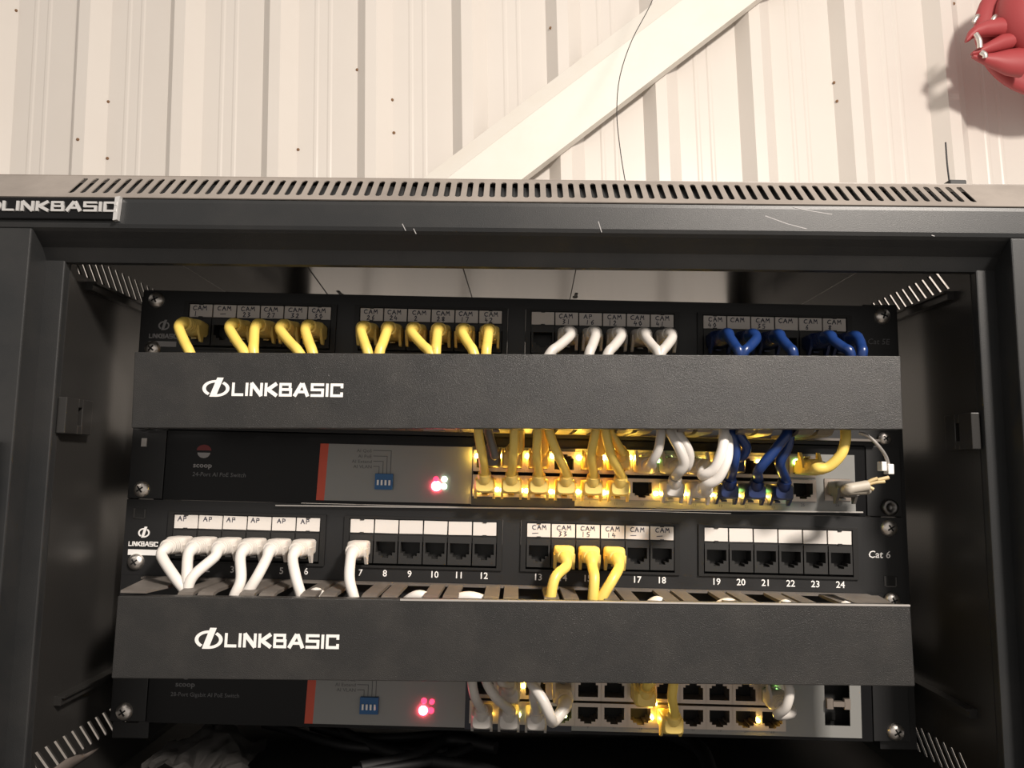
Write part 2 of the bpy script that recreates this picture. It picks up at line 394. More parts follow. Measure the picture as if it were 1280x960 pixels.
# frame posts: outer face, return, inner stop
for sx in (-1, 1):
    p = MB()
    def bx(x0, x1, *r): p.box(min(sx*x0,sx*x1), max(sx*x0,sx*x1), *r)
    bx(263, XO, YF, -62, -330, 17); bx(252.6, 264, -67, -60, -330, 8)
    p.build('frame_post', 'cabinet_paint', cab, bevel=0.8)
    hb = MB(); c = cabl(at(8 if sx < 0 else 1281, 552, -86)); hb.lathe_y([(3.5,0),(3.5,1)], n=4)
    hb = MB(); hb.tube([(sx*272.5,-85.5,c.z),(sx*272.5,-85.5,-330)], 4.2, 12, sub=1); hb.build('hinge_rod', 'interior_paint', cab)
    # side panel with two rows of slanted slots
    off = -261 if sx < 0 else -265
    X0, X1 = (sx*253.4, sx*252.2)
    rows = [(off-15, off), (-0.8, 12.0)]
    ya, yb = -62, YB; sp = MB()
    xa, xb = min(X0,X1), max(X0,X1)
    for z0, z1 in ((-330, rows[0][0]), (rows[0][1], rows[1][0]), (rows[1][1], 40)): sp.box(xa, xb, ya, yb, z0, z1)
    for z0, z1 in rows:
        hgt = z1-z0; lean = -hgt*0.95*(-1 if sx < 0 else 1)
        # slot leans: seen from outside each panel carries '/' slots
        ys = -52.0 if sx < 0 else -40.0; pp = 8.2; sw2 = 3.3; nsl = 36
        def para(y0b, y1b, y0t, y1t):
            sp.hexa([(xa,y0b,z0),(xb,y0b,z0),(xb,y1b,z0),(xa,y1b,z0),(xa,y0t,z1),(xb,y0t,z1),(xb,y1t,z1),(xa,y1t,z1)])
        lt = -hgt*0.93 if sx < 0 else hgt*0.93
        first = ys
        para(ya, first-sw2/2, ya, first+lt-sw2/2 if sx > 0 else max(ya, first+lt-sw2/2))
        for i in range(nsl-1):
            yL = first+i*pp+sw2/2; yR = first+(i+1)*pp-sw2/2
            para(yL, yR, max(ya,yL+lt), max(ya,yR+lt))
        yl = first+(nsl-1)*pp+sw2/2; para(yl, yb, yl+lt, yb)
    sp.build('side_panel', 'interior_paint', cab)
    # depth rails, latch plate
    for zz in (-3.5, -236):
        r = MB(); X = sx*252.2; r.box(min(X,X-sx*4), max(X,X-sx*4), -46, 300, zz-5, zz-1.2); r.box(min(X,X-sx*6), max(X,X-sx*6), -46, 300, zz-1.2, zz)
        r.build('depth_rail', 'interior_paint', cab)
    lz = cabl(at_x(97, 521, -248) if sx < 0 else at_x(1197, 540, 248)).z
    lt_ = MB(); X = sx*252.2; x2 = X-sx*5
    xa, xb = min(X,x2), max(X,x2)
    for r in ((-64,-52,lz-10,lz+10),(-48,-38,lz-10,lz+10),(-52,-48,lz-10,lz-5),(-52,-48,lz+5,lz+10)): lt_.box(xa, xb, *r)
    lt_.build('side_latch', 'interior_paint', cab, bevel=0.5)
# ceiling plate, floor plate, back frame with its open window
c = MB(); c.box(-252, 252, -62, YB, 40, 41.2); cl = c.build('ceiling_panel', 'ceiling_paint', cab)
for (p0, p1) in (((575,322),(594,384)),((723,322),(711,382)),((377,320),(420,380))):
    s_ = MB(); a = cabl(at_z(*p0, 40)); b = cabl(at_z(*p1, 40)); dd = Vector((b.x-a.x,b.y-a.y,0)).normalized(); nn = Vector((-dd.y,dd.x,0))*0.35
    s_.hexa([(a-nn).to_tuple()[:2]+(39.7,),(a+nn).to_tuple()[:2]+(39.7,),(b+nn).to_tuple()[:2]+(39.7,),(b-nn).to_tuple()[:2]+(39.7,),
             (a-nn).to_tuple()[:2]+(40.2,),(a+nn).to_tuple()[:2]+(40.2,),(b+nn).to_tuple()[:2]+(40.2,),(b-nn).to_tuple()[:2]+(40.2,)])
    s_.build('seam', 'dark_cavity', cl)
for px, py in ((427,366),(559,331),(719,372),(905,335),(390,327)):
    a = cabl(at_z(px, py, 40)); k = MB()
    rg = [[(a.x+r*math.cos(t), a.y+r*math.sin(t)*1.4, z) for t in [2*math.pi*i/10 for i in range(10)]] for r, z in ((2.3,39.6),(2.3,40.1))]
    k.loft(rg); k.box(a.x-1.3, a.x+1.3, a.y-14, a.y+4, 39.6, 40.1); k.build('keyhole', 'dark_cavity', cl)
c = MB(); c.box(-252, 252, -62, YB, -303, -301.5); c.build('floor_panel', 'cabinet_floor', cab)
bk = MB(); bk.box(-254, -236, YB, YB+1.2, -330, 50); bk.box(236, 254, YB, YB+1.2, -330, 50); bk.box(-236, 236, YB, YB+1.2, -330, -190); bk.box(-236, 236, YB, YB+1.2, 34, 50)
bk.build('back_frame', 'interior_paint', cab)
lip = MB(); lip.box(-XO, XO, YF, -60, -330, -303.2); lip.build('bottom_lip', 'cabinet_paint', cab)
# punched mounting rails
for sx in (-1, 1):
    r = MB(); xc = sx*232.55; y0, y1 = 3.0, 5.0
    r.box(xc-11, xc-4.8, y0, y1, -274, -1); r.box(xc+4.8, xc+11, y0, y1, -274, -1)
    zs = sorted([-(u*44.45)-o for u in range(-1, 7) for o in (6.35, 22.2, 38.1)])
    zs = [z for z in zs if -268 < z < -6]; prev = -274
    for z in zs: r.box(xc-4.8, xc+4.8, y0, y1, prev, z-4.8); prev = z+4.8
    r.box(xc-4.8, xc+4.8, y0, y1, prev, -1)
    r.box(min(xc-sx*11,xc-sx*9.5), max(xc-sx*11,xc-sx*9.5), y1, 30, -274, -1)
    r.build('mounting_rail', 'panel_metal', cab)
# cabinet badge with raised lettering
bl = cabl(at(0, 262, YF)); br = cabl(at(152, 262, YF))
bt = MB(); zb0, zb1 = 21.2, 33.2
bt.box(br.x-90, br.x-2.2, YF-2.6, YF-0.5, zb0, zb1); bo = bt.build('badge', 'switch_black', cab, bevel=0.6)
bt = MB(); bt.prism([(br.x-2.6,zb0-0.6),(br.x-0.4,zb0-0.2),(br.x+0.4,zb1+0.8),(br.x-2.2,zb1+0.4)], YF-3.4, YF-0.5); bt.build('badge_end', 'badge_silver', bo)
bt = MB(); wide_word(bt, 'LINKBASIC', cabl(at(3,262,YF-3)).x, zb0+4.0, 5.6, cabl(at(146,262,YF-3)).x-cabl(at(3,262,YF-3)).x, YF-2.5, YF-3.5)
emblem(bt, cabl(at(-9,262,YF-3)).x, zb0+6.8, 4.6, 3.4, YF-2.5, YF-3.5)
bt.build('badge_lettering', 'badge_silver', bo)
# scratches in the header paint
for pts in (((992,259),(1010,263),(1040,268)),((957,270),(985,280),(1008,286)),((748,277),(752,290)),((503,280),(507,288)),((517,286),(520,292)),((1165,294),(1168,295))):
    s_ = MB(); q = [cabl(at(*p, YF-0.5)) for p in pts]
    s_.stroke([(v.x, v.z) for v in q], 0.35, 0.3, YF-0.38, YF-0.46); s_.build('scratch', 'print_grey', cab)

# ------------------------------------------------------------------ shared small meshes
def screw_mesh():
    mb = MB(); mb.lathe_y([(0.2,-3.2),(2.2,-3.0),(4.0,-2.2),(4.9,-1.0),(5.1,0)], n=22)
    return mb.mesh('screw', 'steel')
def cross_mesh():
    mb = MB(); mb.box(-2.3,2.3,-3.35,-2.6,-0.45,0.45); mb.box(-0.45,0.45,-3.35,-2.6,-2.3,2.3); return mb.mesh('cross_recess', 'dark_cavity')
ME_SCREW = screw_mesh(); ME_CROSS = cross_mesh()
def add_screw(parent, base, X, Z, Y=0, s=1.0):
    o = put('screw', ME_SCREW, parent, (X-base[0], Y-base[1], Z-base[2])); o.scale = (s,s,s)
    o.rotation_euler = (0, random.uniform(0,1.5), 0)
    put('cross_recess', ME_CROSS, o)
    return o

def jack_boxes(mb, w, zt, zb, y0, y1, hw, up, lo, st1, st2, flip=False):
    """square jack face with a stepped RJ45 mouth; mouth: half width hw from up to lo, then steps"""
    f = -1 if flip else 1
    def B(xa, xb, za, zb_):
        za, zb_ = sorted((za*f, zb_*f)); mb.box(xa, xb, y0, y1, za, zb_)
    B(-w, w, up, zt)
    B(-w, -hw, lo, up); B(hw, w, lo, up)
    B(-w, -st1[0], st1[1], lo); B(st1[0], w, st1[1], lo)
    B(-w, -st2[0], st2[1], st1[1]); B(st2[0], w, st2[1], st1[1])
    B(-w, w, zb, st2[1])
def patch_port_mesh():
    mb = MB(); jack_boxes(mb, 7.2, 8.5, -8.6, -1.6, 8, 6.0, 4.6, -2.0, (4.2,-3.8), (1.9,-5.2))
    return mb.mesh('port', 'port_plastic')
ME_PPORT = patch_port_mesh()
def contacts_mesh():
    mb = MB()
    for i in range(8): mb.box(-3.6+i*1.02-0.16, -3.6+i*1.02+0.16, 3, 7.5, 1.5, 4.2)
    return mb.mesh('contacts', 'tan_core')
ME_CONT = contacts_mesh()

# ------------------------------------------------------------------ patch panels
LX0, LX1, LW, LG = -210.7, 209.3, 91.3, 18.27
def module_x(k): return LX0+k*(LW+LG)
def port_x(i): return module_x(i//6)+LW/6*(i%6+0.5)
def patch_panel(ztop, label, hand, paper, left_print, right_print, number_z, numbers, printmat):
    base = (0,0,ztop)
    t = thing('patch_bay', label, 'patch panel', base)
    Z = lambda z: z            # thing coordinates: z measured from the panel's top edge
    fp = MB(); y0, y1 = 0, 2.0
    fp.box(-241.3,241.3,y0,y1,-7.0,0); fp.box(-241.3,241.3,y0,y1,-46.0,-37.8)
    xs = [-241.3]
    for k in range(4): xs += [module_x(k)-3.5, module_x(k)+LW+3.5]
    xs.append(241.3)
    for a, b in zip(xs[::2], xs[1::2]): fp.box(a, b, y0, y1, -37.8, -7.0)
    fp.build('faceplate', 'panel_metal', t)
    for k in range(4):
        x0 = module_x(k); md = MB()
        md.box(x0-3.4, x0+LW+3.4, -1.4, 4, -8.2, -6.8); md.box(x0-3.4, x0+LW+3.4, -1.4, 4, -38.0, -36.6)
        md.box(x0-3.4, x0-0.2, -1.4, 4, -36.6, -8.2); md.box(x0+LW+0.2, x0+LW+3.4, -1.4, 4, -36.6, -8.2)
        md.box(x0-0.2, x0+LW+0.2, -0.8, 4, -21.8, -17.4); md.box(x0-0.2, x0+LW+0.2, 0.3, 4, -17.4, -8.2)
        md.box(x0-3, x0+LW+3, 8, 14, -37, -7)
        for q in (0, 5):
            xc = x0+LW/6*(q+0.5)
            for zz in (-8.5, -17.3): md.box(xc-1.2, xc+1.2, -1.5, 0.3, zz-0.7, zz+0.7)
        md.build('port_module', 'panel_plastic', t)
    lm = {}
    for i in range(24):
        px = port_x(i)
        pt = put('port', ME_PPORT, t, (px, 0, -26.6))
        wd = LW/6-0.9
        if paper not in lm:
            mb = MB(); mb.box(-wd/2, wd/2, -0.9, 0.2, -8.1/2, 8.1/2); lm[paper] = mb.mesh('label_card', paper)
        lc = put('label_card', lm[paper], t, (px, 0, -12.9)); lc.rotation_euler = (0, random.uniform(-.012,.012), 0)
        words = hand.get(i)
        if words:
            hb = MB(); 
            if words[0]: hand_word(hb, words[0], -4.6+random.uniform(-.6,.6), 0.5, 2.6, 2.4, 0.7, -0.92)
            if len(words) > 1 and words[1]: hand_word(hb, words[1], -3.4+random.uniform(-.8,.8), -3.3, 2.8, 2.1, 0.9, -0.92)
            hb.build('handwriting', 'ink', lc)
    left_print(t); right_print(t)
    if numbers:
        for i in range(24): text_mb(str(i+1), port_x(i), number_z, 3.9, y=-0.15, bold=0.012, align='CENTER').build('port_number', printmat, t)
    return t
def small_logo(t, zc, mt, ztop, px):
    x = at(px, 407 if ztop == 0 else 666, 0).x
    mb = MB(); emblem(mb, x, zc, 3.6, 2.9, 0, -0.15); mb.build('emblem', mt, t)
    mb = MB(); wide_word(mb, 'LINKBASIC', x-9.0, zc-8.3, 3.0, 18.2, 0, -0.15); mb.build('maker_name', mt, t)
    mb = MB(); mb.box(x-9.0, x+8.8, -0.15, 0, zc-13.6, zc-10.2); mb.build('print_bar', mt, t)

H5 = {}
for i, w_ in enumerate([('CAM','1'),('CAM','-'),('CAM','23'),('CAM','27'),('CAM','32'),('CAM','30'),
                        ('CAM','26'),('CAM','24'),('CAM','2'),('CAM','28'),('CAM','17'),('CAM','42'),
                        None,('CAM','31'),('AP','16'),('CAM','12'),('CAM','40'),('CAM','41'),
                        ('CAM','40'),('CAM',''),('CAM','35'),('CAM',''),('CAM','6'),('CAM','8')]): H5[i] = w_
ztop5 = 0.0
def l5(t): small_logo(t, at(205,407,0).z-ztop5, 'print_grey', 0, 205)
def r5(t):
    p = at(1084, 430, 0); text_mb('Cat 5E', p.x, p.z-ztop5, 3.6, shear=0.15, bold=0.0, y=-0.12).build('rating_print', 'print_faint', t)
pp5 = patch_panel(ztop5, 'black 24 port patch panel at the top, half hidden by shadow and the upper cover', H5, 'shaded_paper', l5, r5, -41.5, False, 'print_faint')
for X, Z in ((-232.55,-6.35),(-232.55,-38.1),(232.55,-6.35)): add_screw(pp5, (0,0,ztop5), X, Z)
ztop6 = -133.35
H6 = {i: ('AP',) for i in range(6)}
H6.update({12:('CAM','-'),13:('CAM','33'),14:('CAM','15'),15:('CAM','14'),16:('CAM','-'),17:('CAM','-')})
def l6(t): small_logo(t, at(180,666,0).z-ztop6, 'print_white', ztop6, 180)
def r6(t):
    p = at(1085, 697, 0); text_mb('Cat 6', p.x, p.z-ztop6, 4.3, shear=0.12, bold=0.008, y=-0.12).build('rating_print', 'print_white', t)
pp6 = patch_panel(ztop6, 'black 24 port patch panel with white labels between the two wide covers', H6, 'paper', l6, r6, at(603,723.5,0).z-ztop6, True, 'print_white')
for X, Z in ((-232.55,-38.1),(232.55,-6.35)): add_screw(pp6, (0,0,ztop6), X, ztop6+Z)
for X, Z, nm in ((-232.55, -8.5, 'rail_hole'), (232.55, -38.6, 'rail_hole')):
    mb = MB(); mb.prism([(X-4.2,Z-3.4),(X+4.2,Z-3.4),(X+4.2,Z+3.4),(X-4.2,Z+3.4)], -0.1, 0.1); o = mb.build(nm, 'dark_cavity', pp6)
    mb = MB(); mb.box(X-4.0,X-2.8,-0.4,0,Z-3,Z+3); mb.box(X-3,X+3,-0.4,0,Z-3.4,Z-2.8); mb.box(X+2.8,X+3.6,-0.4,0,Z-3,Z+2.4); mb.build('cage_nut', 'dark_steel', o)

# ------------------------------------------------------------------ cable managers
def manager(ztop, label, cov_px, covY, logo, top_fingers, bottom_fingers):
    t = thing('cable_manager', label, 'cable manager', (0,0,ztop))
    b = MB(); b.box(-241.3, 241.3, 0.2, 1.8, -45.4, 0); b.build('back_plate', 'panel_metal', t)
    if top_fingers:
        s_ = MB(); s_.box(-226, 218, -6, 0, -3.2, -2.0); s_.hexa([(-213,-55,-3.4),(-199,-55,-3.4),(-190,-6,-3.4),(-222,-6,-3.4),(-213,-55,-2),(-199,-55,-2),(-190,-6,-2),(-222,-6,-2)]); s_.hexa([(196,-55,-3.4),(213,-55,-3.4),(222,-6,-3.4),(186,-6,-3.4),(196,-55,-2),(213,-55,-2),(222,-6,-2),(186,-6,-2)]); s_.build('duct_spine', 'duct_plastic', t)
    def finger(mb, xa, xb, zt, up):
        n = -1 if up else 1
        prof = [(-6,0),(-44,0),(-50,n*1.0*-1*-1 if False else n*0.8),(-53.5,n*3.5),(-54.5,n*9),(-54.5,n*14),(-53,n*14),(-52.8,n*9),(-51.5,n*4.8),(-48,n*2.6),(-44,n*1.8),(-6,n*1.8)]
        mb.extrude_x([(y, zt+z) for y, z in prof], xa, xb)
    span = (218+205)
    for on, zt, up in ((top_fingers, -2.0, True), (bottom_fingers, -42.3, False)):
        if not on: continue
        if not up:
            s_ = MB(); s_.box(-226, 226, -6, 0, zt, zt+1.4); s_.build('duct_spine', 'duct_plastic', t)
        x = at(251, 745, -30).x
        mb = MB(); finger(mb, -4.2, 4.2, zt, up); me = mb.mesh('finger', 'duct_plastic')
        k = 0
        while x+k*33.6 < 215:
            for d in (0, 10.9):
                xx = x+k*33.6+d+(0 if up else 6)
                if xx < 192: put('finger', me, t, (xx, 0, 0))
            k += 1
    cv = MB(); c4 = [at(px, py, covY) for px, py in cov_px]      # TL, TR, BR, BL
    q = [Vector((p.x, p.y, p.z-ztop)) for p in c4]
    fr = [q[3], q[2], q[1], q[0]]
    n_ = Vector((0,1,0))
    cv.hexa([fr[0],fr[1],fr[1]+n_*1.4,fr[0]+n_*1.4,fr[3],fr[2],fr[2]+n_*1.4,fr[3]+n_*1.4])
    co = cv.build('cover', 'cover_paint', t, bevel=0.5)
    cl_ = MB()
    for a, b2, dz in ((q[0], q[1], -1), (q[3], q[2], 1)):
        cl_.hexa([a+Vector((1,1.4,0)), b2+Vector((-1,1.4,0)), b2+Vector((-1,6,0)), a+Vector((1,6,0)),
                  a+Vector((1,1.4,dz*1.3)), b2+Vector((-1,1.4,dz*1.3)), b2+Vector((-1,6,dz*1.3)), a+Vector((1,6,dz*1.3))])
    cl_.build('cover_lip', 'cover_paint', co)
    lg = MB(); (ex, ey, erx, ery), (wx0, wx1, wy0, wy1) = logo
    e = at(ex, ey, covY); er = at(ex+erx, ey, covY).x-e.x; ez = e.z-at(ex, ey+ery, covY).z
    emblem(lg, e.x, e.z-ztop, er, ez, covY, covY-0.15); lg.build('emblem', 'print_white', co)
    lg = MB(); A = at(wx0, (wy0+wy1)/2, covY); B = at(wx1, (wy0+wy1)/2, covY); hh = at(wx0,wy0,covY).z-at(wx0,wy1,covY).z
    sl = -0.0 + (q[1].z-q[0].z)/(q[1].x-q[0].x)*0.7
    wide_word(lg, 'LINKBASIC', A.x, A.z-ztop-hh/2, hh, B.x-A.x, covY, covY-0.15, sl); lg.build('maker_name', 'print_white', co)
    return t
mg1 = manager(-44.45, 'upper horizontal cable manager with a wide black cover above the lit switch', ((168,440),(1126,445),(1129,537),(164,535)), -58,
        ((270,485.5,17,10.5),(290,429,478,495)), False, True)
mg2 = manager(-177.8, 'lower horizontal cable manager with finger slots showing above its black cover', ((147,745),(1138,757),(1144,858),(139,848)), -58,
        ((261,799.5,17.5,11.5),(281,424,791,809)), True, False)
add_screw(mg2, (0,0,-177.8), 232.55, -177.8-5.5, -1, 0.95)
add_screw(mg1, (0,0,-44.45), -232.0, -44.45-41, -1, 0.8)
add_screw(mg1, (0,0,-44.45), 231.0, -44.45-40, -1, 0.8)
# pale strip along the top edge of the lower cover
mb = MB(); a = at(500,750,-58.5); b = at(1138,757.3,-58.5); mb.hexa([(a.x,-58.4,a.z+177.4),(b.x,-58.4,b.z+177.4),(b.x,-56.8,b.z+177.4),(a.x,-56.8,a.z+177.4),(a.x,-58.4,a.z+178.3),(b.x,-58.4,b.z+178.3),(b.x,-56.8,b.z+178.3),(a.x,-56.8,a.z+178.3)])
mb.build('pale_edge', 'edge_steel', [c for c in mg2.children if c.name.startswith('cover')][0])

# ------------------------------------------------------------------ network switches
def switch_port_mesh(flip):
    mb = MB(); jack_boxes(mb, 8.1, 6.6, -6.8, -0.8, 11, 6.0, 4.4, -2.6, (4.6,-4.0), (2.2,-5.2), flip)
    return mb.mesh('port', 'port_metal')
ME_SP = {False: switch_port_mesh(False), True: switch_port_mesh(True)}
def led_mesh(mt, w=2.1, hgt=1.5):
    mb = MB(); mb.lathe_y([(0.05,-1.3),(w*.3,-1.2),(w*.48,-0.8),(w*.5,0)], n=10); return mb.mesh('status_light', mt)
LEDS = {}
def led(parent, ztop, px, py, mt, s=1.0, Y=-1.0):
    if mt not in LEDS: LEDS[mt] = led_mesh(mt)
    p = at(px, py, Y); o = put('status_light', LEDS[mt], parent, (p.x, Y, p.z-ztop)); o.scale = (s,1,s); return o
def fill_holes(mb, x0, x1, z0, z1, holes, y0, y1):
    xs = sorted({x0, x1} | {min(max(v, x0), x1) for h_ in holes for v in h_[:2]}); zs = sorted({z0, z1} | {min(max(v, z0), z1) for h_ in holes for v in h_[2:]})
    for xa, xb in zip(xs, xs[1:]):
        for za, zb in zip(zs, zs[1:]):
            cx, cz = (xa+xb)/2, (za+zb)/2
            if not any(h_[0] < cx < h_[1] and h_[2] < cz < h_[3] for h_ in holes): mb.box(xa, xb, y0, y1, za, zb)
def net_switch(ztop, label, sy, title, colpx0, colpx1, rowz, holes):
    t = thing('network_switch', label, 'network switch', (0,0,ztop))
    b = MB(); b.box(-219, -26.6, 0.2, 180, -44.2, -0.2); b.box(-26.6, 219, 12.6, 180, -44.2, -0.2)
    b.box(-26.6, 219, 0.2, 12.6, -6.4, -0.2); b.box(-26.6, 219, 0.2, 12.6, -44.2, -42.6); b.box(212.2, 219, 0.2, 12.6, -42.6, -6.4)
    b.build('chassis', 'switch_black', t)
    for sx in (-1, 1):
        e = MB(); xa, xb = sorted((sx*219.6, sx*241.3)); e.box(xa, xb, 0, 2.2, -43.9, -0.5); xa, xb = sorted((sx*219.2, sx*221)); e.box(xa, xb, 2.2, 60, -43.9, -0.5)
        e.build('mounting_ear', 'panel_metal', t, bevel=0.4)
    ztp = -7.0; zbt = -42.2
    s_ = MB(); x0, x1 = -120.5, -26.4
    s_.prism([(x0+3.6,ztp),(x1,ztp),(x1,zbt),(x0+2.4,zbt)], -0.35, 0.2); st = s_.build('front_sticker', 'sticker_grey', t)
    s_ = MB(); s_.prism([(x0-1.6,ztp),(x0+3.6,ztp),(x0+2.4,zbt),(x0-2.6,zbt)], -0.36, 0.2); s_.build('sticker_stripe', 'sticker_orange', st)
    # port block
    top, bot = rowz[0]-ztop+6.9, rowz[1]-ztop-6.9
    cells = [(colpx0-8.1, colpx1+8.1, bot, top)]+[(x_-hw, x_+hw, z_-hh, z_+hh) for x_, z_, hw, hh in holes]
    nv = MB(); fill_holes(nv, -26.4, 38, -43.0, -6.6, cells, -0.5, 0.2); nv.build('port_surround', 'switch_navy', t)
    gs = MB(); fill_holes(gs, 38, 212.2, -42.2, -6.4, cells, -0.6, 0.2); g = gs.build('port_sticker', 'sticker_grey', t)
    for c in range(12):
        X = colpx0+(colpx1-colpx0)*c/11
        for r, zz in enumerate(rowz):
            po = put('port', ME_SP[r == 0], t, (X, 0, zz-ztop))
    k = MB(); k.box(-26.4, 212, 11.4, 12.5, -42.4, -6.6); k.build('port_backing', 'dark_cavity', t)
    for c in range(4, 12):
        X = colpx0+(colpx1-colpx0)*c/11
        text_mb(str(2*c+1), X, -40.6, 1.7, y=-0.66, align='CENTER').build('port_number', 'print_dark', g)
    return t, st, g
# upper switch
Z1 = -88.9
P = at(1003, 613, 0); P2 = at(1046, 612, 0)
sw1, st1, g1 = net_switch(Z1, 'upper network switch with lit amber ports full of yellow, white and blue cables', 0, None, -17.7, 161.0, (-104.2, -119.6), [(P.x, P.z-Z1, 7.9, 6.7), (P.x, P.z+14.6-Z1, 7.9, 6.7), (P2.x, P2.z-Z1, 7.9, 6.7)])
def scoop_logo(t, ztop, px, py, sc_px, mats):
    p = at(px, py, 0); mb = MB()
    mb.prism([(p.x+4.6*math.cos(a), p.z-ztop+3.6*math.sin(a)) for a in [math.pi*i/10 for i in range(11)]], 0.0, 0.2); mb.build('logo_dome', mats[0], t)
    mb = MB(); mb.prism([(p.x+4.0*math.cos(a), p.z-ztop-1.4+3.4*math.sin(a)) for a in [math.pi*i/10+math.pi for i in range(11)]], 0.0, 0.2); mb.build('logo_scoop', mats[1], t)
scoop_logo(sw1, Z1, 255, 563, 1, ('logo_red', 'print_grey'))
p = at(241, 584, 0); text_mb('scoop', p.x, p.z-Z1, 3.0, y=0.05, sx=1.15, bold=0.02).build('maker_name', 'print_grey', sw1)
p = at(240, 595, 0); text_mb('24-Port AI PoE Switch', p.x, p.z-Z1, 2.6, y=0.05, shear=0.1).build('model_print', 'print_faint', sw1)
def dip(st, ztop, px, py, n=4):
    c = at(px, py, 0); mb = MB(); mb.box(c.x-5.6, c.x+5.6, -2.4, 0, c.z-ztop-4.9, c.z-ztop+4.9); d = mb.build('dip_switch', 'dip_blue', st, bevel=0.2)
    for i in range(4):
        mb = MB(); x = c.x-3.6+2.4*i; mb.box(x-0.55, x+0.55, -3.2, -2.3, c.z-ztop-2.2, c.z-ztop+1.0); mb.build('toggle', 'print_white', d)
    return c
c = dip(st1, Z1, 480.5, 602)
for i, (tx, py) in enumerate((('AI QoS',564),('AI PoE',571),('AI Extend',577.5),('AI VLAN',584))):
    p = at(465, py+1.5, 0); text_mb(tx, p.x, p.z-Z1, 2.0, y=-0.42, sx=1.1, align='RIGHT').build('setting_print', 'print_dark', st1)
    mb = MB(); q = at(467, py-1, 0); xe = c.x+3.6-2.4*i
    mb.stroke([(q.x, q.z-Z1),(xe, q.z-Z1),(xe, c.z-Z1+5)], 0.35, 0.35, -0.36, -0.44); mb.build('leader_line', 'print_dark', st1)
led(st1, Z1, 545.5, 607.5, 'led_red', 3.0, -0.4); led(st1, Z1, 555.5, 599, 'led_white_green', 1.7, -0.4); led(st1, Z1, 555, 608, 'led_white_green', 1.7, -0.4); led(st1, Z1, 545, 599, 'led_red_dim', 1.7, -0.4)
for px in (596.5, 628.5, 659.5, 690.5, 724, 755, 787.5): led(sw1, Z1, px, 570 if px < 700 else 572, 'led_amber', 1.25, -2)
for px, py, mt in ((823,576,'led_green'),(840,575,'led_pale'),(876,575,'led_pale'),(885,576,'led_amber'),(949,577,'led_amber'),
                   (597,612,'led_amber'),(621,612,'led_amber'),(628,612.5,'led_amber'),(652,613,'led_pale'),(658,613.5,'led_amber'),(684,614,'led_amber'),(689,614.5,'led_amber'),(712,614,'led_pale'),(723,615,'led_amber'),(747,615,'led_amber'),(755.5,616,'led_amber'),
                   (777,616,'led_pale'),(820,617,'led_amber'),(841,618,'led_pale'),(853.5,618,'led_amber'),(876,619,'led_pale'),(887,619,'led_amber'),(908,620,'led_pale'),(920,620,'led_amber'),(940.5,621,'led_pale'),(952,621,'led_amber'),(919,613,'led_green'),(951,614,'led_green'),(982,615,'led_teal'),(982,622,'led_teal')):
    led(sw1, Z1, px, py, mt, 1.15, -1.2)
def right_ports(sw, ztop, x, z0, z1):
    for r, zz in enumerate((z0, z1)): put('port', ME_SP[r == 0], sw, (x, -0.6, zz-ztop))
P = at(1003, 613, 0); right_ports(sw1, Z1, P.x, P.z+14.6, P.z)
put('port', ME_SP[False], sw1, (P2.x, -0.6, P2.z-Z1))
for px, n_ in ((1003,'25'),(1046,'26')):
    p = at(px, 633, 0); text_mb(n_, p.x, p.z-Z1, 1.8, y=-0.66, align='CENTER').build('port_number', 'print_dark', g1)
add_screw(sw1, (0,0,Z1), -232.55, Z1-38.1)
sk = MB(); sk.lathe_y([(0.1,-1.8),(2.0,-1.8),(2.2,-4.2),(4.2,-4.2),(4.9,-3.4),(5.0,0)], cx=232.55, cz=-38.1, n=20); sk.build('socket_screw', 'dark_steel', sw1)
mb = MB(); p = at(181,553,0); mb.box(p.x-1.8,p.x+1.4,-0.8,0,p.z-Z1-2.6,p.z-Z1+2.6); mb.build('cage_nut', 'edge_steel', sw1)
# steel-coloured strip along the bottom edge of the upper switch
mb = MB(); a = at(345,631.5,-1.5); b = at(1078,640,-1.5); mb.hexa([(a.x,-2.6,a.z-Z1-0.5),(b.x,-2.6,b.z-Z1-0.5),(b.x,-1.7,b.z-Z1-0.5),(a.x,-1.7,a.z-Z1-0.5),(a.x,-2.6,a.z-Z1+0.3),(b.x,-2.6,b.z-Z1+0.3),(b.x,-1.7,b.z-Z1+0.3),(a.x,-1.7,a.z-Z1+0.3)]); mb.box(a.x,b.x,-1.8,0.4,a.z-Z1-1.2,a.z-Z1-0.2) if False else None
mb.build('bottom_edge', 'edge_steel', sw1)
